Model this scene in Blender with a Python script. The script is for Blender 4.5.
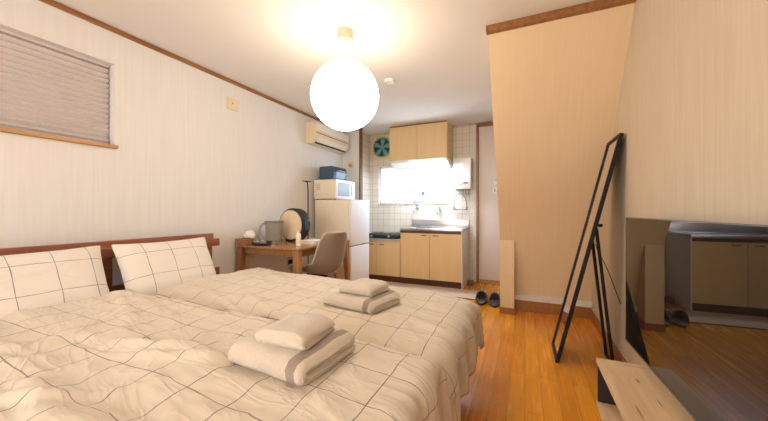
import bpy, bmesh, math, random
from mathutils import Vector, Matrix, noise
from math import sin, cos, pi, radians
random.seed(7)
for o in list(bpy.data.objects): bpy.data.objects.remove(o)
S = bpy.context.scene
COL = S.collection
# ------------------------------------------------------------ camera
H = 1.05; CEIL = 2.318; FPX = 313.0
cd = bpy.data.cameras.new('camera'); cam = bpy.data.objects.new('camera', cd); COL.objects.link(cam)
cd.sensor_width = 36; cd.lens = FPX * 36 / 768; cd.clip_start = .02
cam.location = (0, 0, H); cam.rotation_euler = (pi/2, 0, math.atan(141/313))
S.camera = cam
# ------------------------------------------------------------ view, world, lights
S.view_settings.view_transform = 'Standard'; S.view_settings.look = 'None'
S.view_settings.gamma = 1; S.view_settings.use_curve_mapping = False
S.view_settings.exposure = 0.10
W = bpy.data.worlds.new('world'); S.world = W; W.use_nodes = True
W.node_tree.nodes['Background'].inputs[0].default_value = (.8, .9, 1, 1)
W.node_tree.nodes['Background'].inputs[1].default_value = 1.0
LANTERN_E = 8.8
KWIN_E = 1.05
FILL_E = 6.0  # fill glow of the added window behind the camera
TUBE_E = 95.0
LANTERN_C = (1, .84, .64); KWIN_C = (.80, .89, 1.0); FILL_C = (1.0, .93, .86); TUBE_C = (.72, .86, 1)
def area(name, loc, rot, sx, sy, power, color):
    l = bpy.data.lights.new(name, 'AREA'); l.shape = 'RECTANGLE'; l.size = sx; l.size_y = sy; l.energy = power; l.color = color
    o = bpy.data.objects.new(name, l); COL.objects.link(o); o.location = loc; o.rotation_euler = rot; return o

# ------------------------------------------------------------ materials
def mat(name, color=(.8, .8, .8), rough=.6, metal=0, spec=.5, emit=None, es=0, trans=0, ior=1.5, coat=0, alpha=1, sheen=0):
    m = bpy.data.materials.new(name); m.use_nodes = True
    b = m.node_tree.nodes['Principled BSDF']
    b.inputs['Base Color'].default_value = (*color, 1); b.inputs['Roughness'].default_value = rough
    b.inputs['Metallic'].default_value = metal; b.inputs['Specular IOR Level'].default_value = spec
    b.inputs['Transmission Weight'].default_value = trans; b.inputs['IOR'].default_value = ior
    b.inputs['Coat Weight'].default_value = coat; b.inputs['Alpha'].default_value = alpha
    b.inputs['Sheen Weight'].default_value = sheen
    if emit: b.inputs['Emission Color'].default_value = (*emit, 1); b.inputs['Emission Strength'].default_value = es
    return m
def nd(m, t, **kw):
    n = m.node_tree.nodes.new(t)
    for k, v in kw.items():
        if k in n.inputs: n.inputs[k].default_value = v
        else: setattr(n, k, v)
    return n
def lk(m, a, b): m.node_tree.links.new(a, b)
def P(m): return m.node_tree.nodes['Principled BSDF']
def math_(m, op, a, b=None):
    n = nd(m, 'ShaderNodeMath', operation=op)
    for i, v in enumerate((a, b)):
        if v is None: continue
        if isinstance(v, (int, float)): n.inputs[i].default_value = v
        else: lk(m, v, n.inputs[i])
    return n.outputs[0]
def objco(m):
    t = nd(m, 'ShaderNodeTexCoord'); s = nd(m, 'ShaderNodeSeparateXYZ'); lk(m, t.outputs['Object'], s.inputs[0]); return t, s
def comb(m, x, y, z=0):
    c = nd(m, 'ShaderNodeCombineXYZ')
    for i, v in enumerate((x, y, z)):
        if isinstance(v, (int, float)): c.inputs[i].default_value = v
        else: lk(m, v, c.inputs[i])
    return c.outputs[0]
def ramp(m, fac, stops):
    r = nd(m, 'ShaderNodeValToRGB'); lk(m, fac, r.inputs[0]); e = r.color_ramp.elements
    while len(e) < len(stops): e.new(.5)
    for el, (p, c) in zip(e, stops): el.position = p; el.color = (*c, 1)
    return r.outputs[0]
def bump(m, h, strength=.3, dist=.01):
    b = nd(m, 'ShaderNodeBump', Strength=strength, Distance=dist); lk(m, h, b.inputs['Height']); lk(m, b.outputs[0], P(m).inputs['Normal'])

def wallpaper(name, c0, c1, ky=1):
    m = mat(name, c0, .85, spec=.2); t, s = objco(m)
    u = math_(m, 'ADD', s.outputs[0], math_(m, 'MULTIPLY', s.outputs[1], ky))
    v1 = comb(m, math_(m, 'MULTIPLY', u, 55), 0, math_(m, 'MULTIPLY', s.outputs[2], 2.2))
    n = nd(m, 'ShaderNodeTexNoise', Scale=1.0, Detail=3.0); lk(m, v1, n.inputs['Vector'])
    lk(m, ramp(m, n.outputs[0], [(.34, c1), (.62, c0)]), P(m).inputs['Base Color'])
    bump(m, n.outputs[0], .25, .004); return m
def wood(name, c0, c1, scale=1, axis=0, rough=.45, spec=.5, stretch=9):
    m = mat(name, c0, rough, spec=spec); t, s = objco(m)
    k = [stretch * scale * 2] * 3; k[axis] = scale * 1.6
    v = comb(m, *[math_(m, 'MULTIPLY', s.outputs[i], k[i]) for i in range(3)])
    n = nd(m, 'ShaderNodeTexNoise', Scale=1.0, Detail=5.0, Distortion=.6); lk(m, v, n.inputs['Vector'])
    lk(m, ramp(m, n.outputs[0], [(.3, c1), (.65, c0)]), P(m).inputs['Base Color'])
    bump(m, n.outputs[0], .12, .003); return m
def tile(name, c, g, size=.1):
    m = mat(name, c, .25); t, s = objco(m)
    u = math_(m, 'ADD', s.outputs[0], s.outputs[1])
    b = nd(m, 'ShaderNodeTexBrick', offset=0.0, squash=1.0); b.inputs['Scale'].default_value = 1
    b.inputs['Brick Width'].default_value = size; b.inputs['Row Height'].default_value = size
    b.inputs['Mortar Size'].default_value = .0035; b.inputs['Mortar Smooth'].default_value = .1
    b.inputs['Color1'].default_value = (*c, 1); b.inputs['Color2'].default_value = (c[0]*.96, c[1]*.95, c[2]*.94, 1); b.inputs['Mortar'].default_value = (*g, 1)
    lk(m, comb(m, u, s.outputs[2]), b.inputs['Vector']); lk(m, b.outputs['Color'], P(m).inputs['Base Color'])
    bump(m, math_(m, 'SUBTRACT', 1, b.outputs['Fac']), .4, .002); return m
def floor_mat():
    m = mat('honey_floorboards', (.5, .25, .08), .22, spec=.5); t, s = objco(m)
    b = nd(m, 'ShaderNodeTexBrick', offset=.37, squash=1.0); b.inputs['Scale'].default_value = 1
    b.inputs['Brick Width'].default_value = 1.1; b.inputs['Row Height'].default_value = .088
    b.inputs['Mortar Size'].default_value = .0012; b.inputs['Mortar Smooth'].default_value = .2; b.inputs['Bias'].default_value = 0
    b.inputs['Color1'].default_value = (.90, .375, .018, 1); b.inputs['Color2'].default_value = (.75, .275, .012, 1); b.inputs['Mortar'].default_value = (.2, .08, .02, 1)
    lk(m, comb(m, s.outputs[1], s.outputs[0]), b.inputs['Vector'])
    v = comb(m, math_(m, 'MULTIPLY', s.outputs[0], 45), math_(m, 'MULTIPLY', s.outputs[1], 2.5))
    n = nd(m, 'ShaderNodeTexNoise', Scale=1.0, Detail=6.0, Distortion=.8); lk(m, v, n.inputs['Vector'])
    g = ramp(m, n.outputs[0], [(.3, (.62, .52, .42)), (.65, (1, 1, 1))])
    mx = nd(m, 'ShaderNodeMix', data_type='RGBA', blend_type='MULTIPLY'); mx.inputs[0].default_value = .55
    lk(m, b.outputs['Color'], mx.inputs[6]); lk(m, g, mx.inputs[7]); lk(m, mx.outputs[2], P(m).inputs['Base Color'])
    r = nd(m, 'ShaderNodeMapRange'); lk(m, n.outputs[0], r.inputs[0]); r.inputs[3].default_value = .18; r.inputs[4].default_value = .34; lk(m, r.outputs[0], P(m).inputs['Roughness'])
    bump(m, math_(m, 'SUBTRACT', 1, b.outputs['Fac']), .3, .001); return m
def checked(name, base, line, step=.156, ou=0, ov=0, w=.0042, crease=.010):
    m = mat(name, base, .9, spec=.15, sheen=.2); t = nd(m, 'ShaderNodeTexCoord'); s = nd(m, 'ShaderNodeSeparateXYZ')
    nz = nd(m, 'ShaderNodeTexNoise', Scale=6.0, Detail=2.0); lk(m, t.outputs['UV'], nz.inputs['Vector'])
    lk(m, t.outputs['UV'], s.inputs[0]); masks = []
    nw = nd(m, 'ShaderNodeTexNoise', Scale=14.0, Detail=2.0); lk(m, t.outputs['UV'], nw.inputs['Vector'])
    for i, off in ((0, ou), (1, ov)):
        d = math_(m, 'MULTIPLY', math_(m, 'SUBTRACT', nz.outputs[0], .5), .012)
        a = math_(m, 'ADD', math_(m, 'ADD', s.outputs[i], off + 100*step), d)
        f = math_(m, 'ABSOLUTE', math_(m, 'SUBTRACT', math_(m, 'MODULO', a, step), step/2))
        f = math_(m, 'SUBTRACT', step/2, f)
        wv = math_(m, 'MULTIPLY', nw.outputs[0], w)
        mk = nd(m, 'ShaderNodeMapRange'); lk(m, f, mk.inputs[0]); lk(m, math_(m, 'MULTIPLY', wv, .5), mk.inputs[1]); lk(m, math_(m, 'MULTIPLY', wv, 1.2), mk.inputs[2])
        mk.inputs[3].default_value = 1 if i == 0 else .85; mk.inputs[4].default_value = 0; masks.append(mk.outputs[0])
    k = math_(m, 'MAXIMUM', *masks)
    mx = nd(m, 'ShaderNodeMix', data_type='RGBA'); lk(m, k, mx.inputs[0]); mx.inputs[6].default_value = (*base, 1); mx.inputs[7].default_value = (*line, 1)
    lk(m, mx.outputs[2], P(m).inputs['Base Color'])
    cr = nd(m, 'ShaderNodeTexNoise', Scale=38.0, Detail=4.0); lk(m, t.outputs['UV'], cr.inputs['Vector'])
    c2 = nd(m, 'ShaderNodeTexNoise', Scale=1.0, Detail=2.5, Distortion=1.2)
    lk(m, comb(m, math_(m, 'MULTIPLY', s.outputs[0], 3.2), math_(m, 'ADD', math_(m, 'MULTIPLY', s.outputs[1], 8.5), math_(m, 'MULTIPLY', s.outputs[0], 1.5))), c2.inputs['Vector'])
    rd = math_(m, 'POWER', math_(m, 'SUBTRACT', 1, math_(m, 'ABSOLUTE', math_(m, 'MULTIPLY', math_(m, 'SUBTRACT', c2.outputs[0], .5), 4.0))), 3)
    rd = math_(m, 'MAXIMUM', rd, 0)
    bump(m, math_(m, 'ADD', math_(m, 'MULTIPLY', cr.outputs[0], .25), rd), .36, crease); return m
def fabric(name, c, rough=.95, sc=260, st=.5, sheen=.3):
    m = mat(name, c, rough, spec=.1, sheen=sheen); t, s = objco(m)
    n = nd(m, 'ShaderNodeTexNoise', Scale=float(sc), Detail=2.0); lk(m, t.outputs['Object'], n.inputs['Vector'])
    lk(m, ramp(m, n.outputs[0], [(.25, tuple(x*.8 for x in c)), (.7, c)]), P(m).inputs['Base Color'])
    bump(m, n.outputs[0], st, .003); return m

M = {}
M['capbeige'] = mat('beige_ceiling_cap', (.60, .48, .36), .5)
M['wall'] = wallpaper('cream_wallpaper', (.80, .79, .775), (.77, .755, .735))
M['slopewall'] = wallpaper('warm_beige_wallpaper', (.79, .625, .41), (.765, .60, .385), 0)
M['rwall'] = wallpaper('ivory_wallpaper', (.69, .59, .45), (.65, .545, .405))
M['ceiling'] = mat('matt_white_ceiling', (.81, .79, .765), .95, spec=.1)
M['floor'] = floor_mat()
M['trim'] = wood('brown_wood_trim', (.36, .155, .045), (.22, .085, .025), 2, 1, .4)
M['trimdark'] = wood('dark_brown_trim', (.20, .085, .035), (.12, .05, .02), 2, 2, .4)
M['skirt'] = wood('orange_brown_skirting', (.42, .17, .05), (.30, .115, .03), 2, 1, .35)
M['sill'] = wood('light_brown_sill', (.55, .30, .12), (.43, .22, .08), 2, 1, .4)
M['tile'] = tile('cream_square_tiles', (.82, .77, .68), (.60, .50, .40))
M['cabinet'] = wood('pale_wood_laminate', (.84, .62, .33), (.80, .58, .30), 1, 2, .35, stretch=5)
M['toe'] = mat('dark_brown_kickboard', (.11, .045, .025), .4)
M['steel'] = mat('brushed_steel', (.58, .58, .60), .28, 1)
M['chrome'] = mat('chrome', (.55, .55, .58), .15, 1)
M['white'] = mat('white_plastic', (.86, .85, .83), .35)
M['coolwhite'] = mat('white_enamel', (.82, .84, .88), .3)
M['beigeplastic'] = mat('aged_ivory_plastic', (.80, .68, .47), .4)
M['black'] = mat('black_painted_metal', (.010, .008, .007), .5, spec=.25)
M['blackmatt'] = mat('matt_black_plastic', (.02, .02, .022), .55)
M['navy'] = mat('dark_blue_grey_metal', (.06, .10, .16), .25, .3)
M['glassblue'] = mat('dark_oven_glass', (.16, .24, .34), .08, spec=.8)
M['mwglass'] = mat('grey_blue_window_glass', (.32, .40, .50), .1, spec=.8)
M['bedwood'] = wood('reddish_brown_bed_wood', (.33, .115, .055), (.22, .07, .035), 2, 1, .35)
M['tablewood'] = wood('walnut_table_wood', (.40, .20, .085), (.29, .13, .05), 2, 1, .22)
M['legwood'] = wood('walnut_leg_wood', (.40, .19, .08), (.29, .13, .05), 2, 2, .4)
M['oak'] = wood('light_knotty_oak', (.84, .60, .36), (.70, .47, .26), 1.3, 1, .5, stretch=10)
M['duvet'] = checked('cream_checked_duvet_cotton', (.70, .615, .50), (.17, .12, .105), .156, .53, -.558, w=.0034)
M['pillow'] = checked('cream_checked_pillow_cotton', (.82, .76, .69), (.17, .12, .105), .16, .02, .06, w=.0034, crease=.005)
M['mattress'] = fabric('white_mattress_ticking', (.75, .72, .68))
M['towel'] = fabric('oatmeal_terry', (.72, .63, .51), sc=330, st=.9, sheen=.5)
M['towelband'] = fabric('taupe_terry_band', (.38, .30, .25), sc=330, st=.9)
M['shell'] = fabric('taupe_woven_shell', (.27, .205, .155), sc=200, st=.3)
M['shelledge'] = mat('pale_shell_rim', (.62, .50, .37), .5)
M['drumface'] = wood('pale_beech_disc', (.78, .62, .44), (.70, .53, .36), 2, 2, .5)
M['smoke'] = mat('smoked_clear_plastic', (.72, .68, .63), .12, trans=.75, ior=1.15)
M['tissue'] = mat('white_tissue', (.88, .84, .80), .9, spec=.1)
M['wicker'] = wood('brown_woven_wood', (.42, .20, .10), (.24, .10, .05), 6, 0, .6)
M['cream'] = mat('cream_plastic', (.84, .76, .62), .45)
M['paper'] = mat('white_paper', (.86, .84, .80), .9, spec=.1)
M['ink'] = mat('grey_ink', (.2, .17, .15), .8)
M['inkfaint'] = mat('faint_taupe_ink', (.50, .42, .34), .8)
M['slipper'] = fabric('blue_grey_slipper_felt', (.17, .17, .20), sc=150)
M['slippersole'] = mat('dark_sole', (.03, .03, .035), .7)
M['mat'] = fabric('pinkish_tan_kitchen_mat', (.70, .52, .40), sc=60, st=.2)
M['matedge'] = mat('dark_mat_edging', (.12, .06, .04), .8)
M['tv'] = mat('glossy_black_screen', (.012, .010, .009), .012, spec=.5, ior=1.55)
M['mirror'] = mat('silvered_mirror', (.88, .88, .88), .01, 1)
M['tvbezel'] = mat('dark_silver_bezel', (.18, .18, .19), .3, .8)
M['blind'] = mat('grey_lilac_pleated_fabric', (.70, .64, .63), .9, spec=.1)
M['fanblade'] = mat('teal_fan_plastic', (.22, .45, .42), .4)
M['fandark'] = mat('dark_fan_louvres', (.03, .08, .09), .5)
M['handle'] = mat('aged_bronze_handle', (.24, .14, .07), .4, .4)
M['fanring'] = mat('pale_teal_fan_rim', (.28, .48, .46), .4)
M['door'] = mat('pinkish_beige_door', (.78, .68, .62), .5)
M['heaterdark'] = mat('grey_metal_vent', (.20, .19, .19), .4, .5)
M['redbrown'] = mat('brown_rubber', (.20, .10, .06), .7)
M['lilac'] = mat('frosted_lilac_panel', (.50, .50, .62), .4, alpha=.6)
def lantern_mat():
    m = mat('glowing_washi_paper', (.9, .86, .8), .9, emit=LANTERN_C, es=LANTERN_E); t, s = objco(m)
    return m
M['lantern'] = lantern_mat()
M['kpane'] = mat('frosted_daylit_glass', (.8, .85, .9), .3, emit=KWIN_C, es=KWIN_E)
M['fillpane'] = mat('added_fill_glow_pane', (.8, .8, .8), .5, emit=FILL_C, es=FILL_E)  # emissive pane added out of view to brighten the room
M['tube'] = mat('lit_fluorescent_diffuser', (.9, .9, .9), .5, emit=TUBE_C, es=TUBE_E)
M['alum'] = mat('brushed_aluminium_frame', (.62, .63, .65), .35, .9)

def knots(m, pts):
    t, s = objco(m); src = P(m).inputs['Base Color'].links[0].from_socket
    for (x, y, rx, ry) in pts:
        a = math_(m, 'DIVIDE', math_(m, 'SUBTRACT', s.outputs[0], x), rx); b = math_(m, 'DIVIDE', math_(m, 'SUBTRACT', s.outputs[1], y), ry)
        d = math_(m, 'ADD', math_(m, 'MULTIPLY', a, a), math_(m, 'MULTIPLY', b, b))
        r = nd(m, 'ShaderNodeMapRange'); lk(m, d, r.inputs[0]); r.inputs[1].default_value = .2; r.inputs[2].default_value = 1.6; r.inputs[3].default_value = .75; r.inputs[4].default_value = 0
        mx = nd(m, 'ShaderNodeMix', data_type='RGBA'); lk(m, r.outputs[0], mx.inputs[0]); lk(m, src, mx.inputs[6]); mx.inputs[7].default_value = (.22, .11, .05, 1); src = mx.outputs[2]
    lk(m, src, P(m).inputs['Base Color'])
knots(M['oak'], [(.005, .564, .006, .022), (.03, .40, .003, .03), (.02, .715, .07, .0025), (-.06, .30, .004, .05)])
M['smokehandle'] = mat('grey_pitcher_handle', (.36, .31, .28), .35)
# ------------------------------------------------------------ mesh helpers
class MB:
    def __init__(s): s.bm = bmesh.new(); s.uv = None
    def _add(s, vs, fs, R=None, T=None):
        R = R or Matrix.Identity(3); T = Vector(T or (0, 0, 0))
        nv = [s.bm.verts.new(R @ Vector(v) + T) for v in vs]
        for f in fs:
            try: s.bm.faces.new([nv[i] for i in f])
            except ValueError: pass
        return nv
    def box(s, x0, x1, y0, y1, z0, z1, R=None, T=None):
        v = [(x, y, z) for z in (z0, z1) for y in (y0, y1) for x in (x0, x1)]
        s._add(v, [(0, 2, 3, 1), (4, 5, 7, 6), (0, 1, 5, 4), (2, 6, 7, 3), (0, 4, 6, 2), (1, 3, 7, 5)], R, T); return s
    def rbox(s, x0, x1, y0, y1, z0, z1, r=.01, n=3, R=None, T=None):
        t = bmesh.new(); b = MB.__new__(MB); b.bm = t; b.box(x0, x1, y0, y1, z0, z1)
        bmesh.ops.bevel(t, geom=list(t.edges) + list(t.verts), offset=r, segments=n, profile=.5, affect='EDGES')
        t.verts.index_update(); vs = [tuple(v.co) for v in t.verts]; fs = [[v.index for v in f.verts] for f in t.faces]
        s._add(vs, fs, R, T); t.free(); return s
    def tube(s, pts, r, n=10, caps=True):
        pts = [Vector(p) for p in pts]; rr = r if isinstance(r, (list, tuple)) else [r]*len(pts); rings = []
        up = None
        for i, p in enumerate(pts):
            d = (pts[min(i+1, len(pts)-1)] - pts[max(i-1, 0)]).normalized()
            if up is None: up = Vector((0, 0, 1)) if abs(d.z) < .9 else Vector((1, 0, 0))
            a = d.cross(up).normalized(); b = a.cross(d).normalized(); up = b
            rings.append([s.bm.verts.new(p + rr[i]*(cos(2*pi*k/n)*a + sin(2*pi*k/n)*b)) for k in range(n)])
        for A, B in zip(rings, rings[1:]):
            for k in range(n): s.bm.faces.new((A[k], A[(k+1) % n], B[(k+1) % n], B[k]))
        if caps: s.bm.faces.new(rings[0][::-1]); s.bm.faces.new(rings[-1])
        return s
    def lathe(s, prof, n=32, c=(0, 0, 0), R=None, closed=False):
        R = R or Matrix.Identity(3); c = Vector(c); rings = []
        for (r, z) in prof:
            if r < 1e-6: rings.append([s.bm.verts.new(R @ Vector((0, 0, z)) + c)])
            else: rings.append([s.bm.verts.new(R @ Vector((r*cos(2*pi*k/n), r*sin(2*pi*k/n), z)) + c) for k in range(n)])
        pr = list(zip(rings, rings[1:]))
        if closed: pr.append((rings[-1], rings[0]))
        for A, B in pr:
            for k in range(n):
                a0, a1 = A[k % len(A)], A[(k+1) % len(A)]; b0, b1 = B[k % len(B)], B[(k+1) % len(B)]
                f = [a0]; 
                for v in (a1, b1, b0):
                    if v not in f: f.append(v)
                if len(f) > 2:
                    try: s.bm.faces.new(f)
                    except ValueError: pass
        return s
    def prism(s, poly, h, axis='z', T=(0, 0, 0), o=0.):
        m = {'z': lambda a, b, c: (a, b, c), 'x': lambda a, b, c: (c, a, b), 'y': lambda a, b, c: (a, c, b)}[axis]
        n = len(poly); v = [m(a, b, o) for a, b in poly] + [m(a, b, o+h) for a, b in poly]
        s._add(v, [tuple(range(n))[::-1], tuple(range(n, 2*n))] + [(i, (i+1) % n, n+(i+1) % n, n+i) for i in range(n)], None, T); return s
    def grid(s, fn, nu, nv, uvfn=None, cu=False):
        V = [[s.bm.verts.new(fn(i/nu, j/nv)) for j in range(nv+1)] for i in range(nu if cu else nu+1)]
        if uvfn: L = s.bm.loops.layers.uv.verify()
        for i in range(nu):
            for j in range(nv):
                i2 = (i+1) % nu if cu else i+1
                f = s.bm.faces.new((V[i][j], V[i2][j], V[i2][j+1], V[i][j+1]))
                if uvfn:
                    for l, (a, b) in zip(f.loops, ((i, j), (i+1, j), (i+1, j+1), (i, j+1))): l[L].uv = uvfn(a/nu, b/nv)
        return V
    def build(s, name, m, parent=None, bevel=0, smooth=True, loc=None, sub=0, solid=0, recalc=True, flip=False):
        if recalc: bmesh.ops.recalc_face_normals(s.bm, faces=s.bm.faces)
        if flip: bmesh.ops.reverse_faces(s.bm, faces=s.bm.faces)
        me = bpy.data.meshes.new(name); s.bm.to_mesh(me); s.bm.free()
        o = bpy.data.objects.new(name, me); COL.objects.link(o)
        me.materials.append(M[m] if isinstance(m, str) else m)
        if smooth:
            for p in me.polygons: p.use_smooth = True
            me.set_sharp_from_angle(angle=radians(38))
        if solid:
            k = o.modifiers.new('s', 'SOLIDIFY'); k.thickness = solid; k.offset = 0
        if bevel:
            k = o.modifiers.new('b', 'BEVEL'); k.width = bevel; k.segments = 2; k.limit_method = 'ANGLE'; k.harden_normals = False
        if sub:
            k = o.modifiers.new('u', 'SUBSURF'); k.levels = sub; k.render_levels = sub
        if loc: o.location = loc
        if parent: o.parent = parent
        return o
def tag(o, label, cat, group=None, kind=None):
    o['label'] = label; o['category'] = cat
    if group: o['group'] = group
    if kind: o['kind'] = kind
    return o
def thing(name, label, cat, loc=(0, 0, 0), rz=0, group=None):
    o = bpy.data.objects.new(name, None); COL.objects.link(o); o.location = loc; o.rotation_euler = (0, 0, rz); o.empty_display_size = .05
    return tag(o, label, cat, group)
def struct(o): o['kind'] = 'structure'; return o
def RZ(a): return Matrix.Rotation(a, 3, 'Z')
def text(name, s, size, mt, parent, loc, rot, ext=.0004):
    c = bpy.data.curves.new(name, 'FONT'); c.body = s; c.size = size; c.extrude = ext; c.align_x = 'CENTER'
    o = bpy.data.objects.new(name, c); COL.objects.link(o); o.data.materials.append(M[mt]); o.location = loc; o.rotation_euler = rot; o.parent = parent; return o

# ------------------------------------------------------------ room shell
XL, XR, YB, YF = -2.60, .592, 4.75, -1.7
YS0, YS1 = 2.255, 3.62            # sloped wall: top edge and foot
struct(MB().box(XL-.15, XR+.15, YF-.15, YB+.15, -.1, 0).build('floor', 'floor', smooth=False))
struct(MB().box(XL-.15, XR+.15, YF-.15, YB+.15, CEIL, CEIL+.1).build('ceiling', 'ceiling', smooth=False))
WY0, WY1, WZ0, WZ1 = -.25, 1.216, 1.50, 2.065     # left window opening
b = MB(); b.box(XL-.15, XL, YF, WY0, 0, CEIL).box(XL-.15, XL, WY1, YB, 0, CEIL).box(XL-.15, XL, WY0, WY1, 0, WZ0).box(XL-.15, XL, WY0, WY1, WZ1, CEIL)
struct(b.build('wall_left', 'wall', smooth=False))
struct(MB().box(XR, XR+.15, YF, YB, 0, CEIL).build('wall_right', 'rwall', smooth=False))
KX0, KX1, KZ0, KZ1 = -2.24, -1.05, 1.16, 1.775     # kitchen window opening
b = MB(); b.box(XL-.15, KX0, YB, YB+.15, 0, CEIL).box(KX1, -.70, YB, YB+.15, 0, CEIL).box(KX0, KX1, YB, YB+.15, 0, KZ0).box(KX0, KX1, YB, YB+.15, KZ1, CEIL)
struct(b.build('wall_back', 'tile', smooth=False))
struct(MB().box(-.70, XR+.15, YB, YB+.15, 0, CEIL).build('wall_entrance', 'wall', smooth=False))
struct(MB().box(XL, -2.296, 4.20, 4.26, 0, CEIL).build('wall_partition', 'wall', smooth=False))
struct(MB().box(XL, -2.40, 4.26, YB, 0, CEIL).build('wall_kitchen_left', 'tile', smooth=False))
RX0, RX1, RZ0, RZ1 = -2.0, .1, .35, 2.05  # opening for the added fill window
b = MB(); b.box(XL-.15, RX0, YF-.15, YF, 0, CEIL).box(RX1, XR+.15, YF-.15, YF, 0, CEIL).box(RX0, RX1, YF-.15, YF, 0, RZ0).box(RX0, RX1, YF-.15, YF, RZ1, CEIL)
struct(b.build('wall_front', 'wall', smooth=False))
# the sloped underside of the stairs, and the low stub partition at its left foot
b = MB()
CTL = [(YS0-.55, 3.03), (YS0, CEIL), (2.86, 1.53), (3.33, .92), (3.53, .50), (YS1-.01, .165), (YS1+.03, -.1)]
prf = []
for k in range(1, 5):
    p0, p1, p2, p3 = (Vector(CTL[k+d]) for d in (-1, 0, 1, 2))
    for q in range(6):
        f = q/6; prf.append(tuple(.5*((2*p1)+(p2-p0)*f+(2*p0-5*p1+4*p2-p3)*f*f+(3*p1-p0-3*p2+p3)*f**3)))
prf.append(CTL[5])
b.prism(prf+[(YS1, 0), (3.95, 0), (3.95, CEIL)], XR+.235, 'x', o=-.235)
struct(b.build('wall_sloped', 'slopewall'))
struct(MB().box(-.234, -.10, 3.42, 3.70, 0, .745).build('wall_stub', 'slopewall', smooth=False))
# baseboards and trims
b = MB(); b.box(XR-.014, XR, -1.7, YS1-.02, 0, .085); struct(b.build('baseboard_right', 'skirt', bevel=.002))
struct(MB().box(-.10, XR-.014, YS1-.045, YS1, 0, .112).build('baseboard_sloped', 'skirt', bevel=.002))
struct(MB().box(-.10, XR-.001, YS1-.05, YS1-.0, .112, .165).build('trim_1', 'wall', bevel=.003))
struct(MB().box(-.238, -.094, 3.408, 3.42, 0, .062).box(-.10, -.092, 3.42, 3.585, 0, .062).build('baseboard_stub', 'skirt', bevel=.001))
struct(MB().box(XL, XL+.014, YF, 2.2, 0, .07).box(XL, XL+.014, 2.2, 4.2, 0, .07).build('baseboard_left', 'skirt', bevel=.002))
struct(MB().box(XL, XL+.012, YF, 4.2, CEIL-.036, CEIL-.002).build('trim_2', 'trim', bevel=.002))
struct(MB().box(XL+.012, -2.296, 4.182, 4.20, CEIL-.045, CEIL-.002).box(-2.30, -2.28, 4.182, 4.262, .0, CEIL-.002).build('trim_3', 'trimdark', bevel=.002))
struct(MB().box(-.245, XR, YS0-.012, YS0+.03, CEIL-.046, CEIL-.002).build('trim_4', 'trim', bevel=.002))
# left window: recess, pane, sill, blind
wf = MB(); fx0, fx1 = XL-.13, XL-.09
wf.box(fx0, fx1, WY0, WY0+.03, WZ0, WZ1).box(fx0, fx1, WY1-.03, WY1, WZ0, WZ1).box(fx0, fx1, WY0, WY1, WZ0, WZ0+.03).box(fx0, fx1, WY0, WY1, WZ1-.03, WZ1)
w1 = struct(wf.build('window_1', 'alum', smooth=False))
MB().box(fx0+.012, fx0+.02, WY0+.03, WY1-.03, WZ0+.03, WZ1-.03).build('window_pane', 'coolwhite', w1, smooth=False)
MB().rbox(XL-.09, XL+.022, WY0-.03, WY1+.012, WZ0-.022, WZ0+.002, .003).build('window_sill', 'sill', w1)
bl = thing('pleated_blind', 'grey lilac pleated blind pulled down inside the recess of the high left window', 'blind', (XL-.068, (WY0+WY1)/2, WZ0+.002))
hw = (WY1-WY0)/2 - .008; npl = 15; hh = WZ1-WZ0-.012
b = MB(); pts = []
for i in range(2*npl+1): pts.append((.013*(1 if i % 2 else -1), .015 + (hh-.02)*i/(2*npl)))
for (xa, za), (xb, zb) in zip(pts, pts[1:]):
    b._add([(xa, -hw, za), (xa, hw, za), (xb, hw, zb), (xb, -hw, zb)], [(0, 1, 2, 3)])
b.build('pleated_cloth', 'blind', bl, smooth=False, solid=.002)
MB().rbox(-.02, .02, -hw, hw, 0, .016, .003).build('bottom_rail', 'blind', bl)
MB().rbox(-.014, .014, -hw, hw, hh-.006, hh+.010, .002).build('head_rail', 'blind', bl)
# kitchen window
kf = MB(); y0, y1 = YB+.05, YB+.09
kf.box(KX0, KX0+.025, y0, y1, KZ0, KZ1).box(KX1-.025, KX1, y0, y1, KZ0, KZ1).box(KX0, KX1, y0, y1, KZ0, KZ0+.022).box(KX0, KX1, y0, y1, KZ1-.022, KZ1).box(-1.66, -1.63, y0, y1, KZ0, KZ1)
w2 = struct(kf.build('window_2', 'coolwhite', smooth=False))
MB().box(KX0+.02, KX1-.02, y1-.012, y1-.004, KZ0+.02, KZ1-.02).build('window_pane', 'kpane', w2, smooth=False)
MB().rbox(-1.655, -1.642, y0-.03, y0, 1.36, 1.44, .004).build('window_latch', 'heaterdark', w2)
MB().box(KX0, KX1, YB-.012, YB+.05, KZ0-.012, KZ0).build('window_sill', 'white', w2, bevel=.002)
# unseen glowing window, added behind the camera as fill light
rf = MB(); y0, y1 = YF-.09, YF-.05
rf.box(RX0, RX0+.05, y0, y1, RZ0, RZ1).box(RX1-.05, RX1, y0, y1, RZ0, RZ1).box(RX0, RX1, y0, y1, RZ0, RZ0+.05).box(RX0, RX1, y0, y1, RZ1-.05, RZ1).box(-.97, -.92, y0, y1, RZ0, RZ1)
w3 = struct(rf.build('fill_window', 'alum', smooth=False))
MB().box(RX0+.04, RX1-.04, y0+.01, y0+.02, RZ0+.04, RZ1-.04).build('window_pane', 'fillpane', w3, smooth=False)
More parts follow.
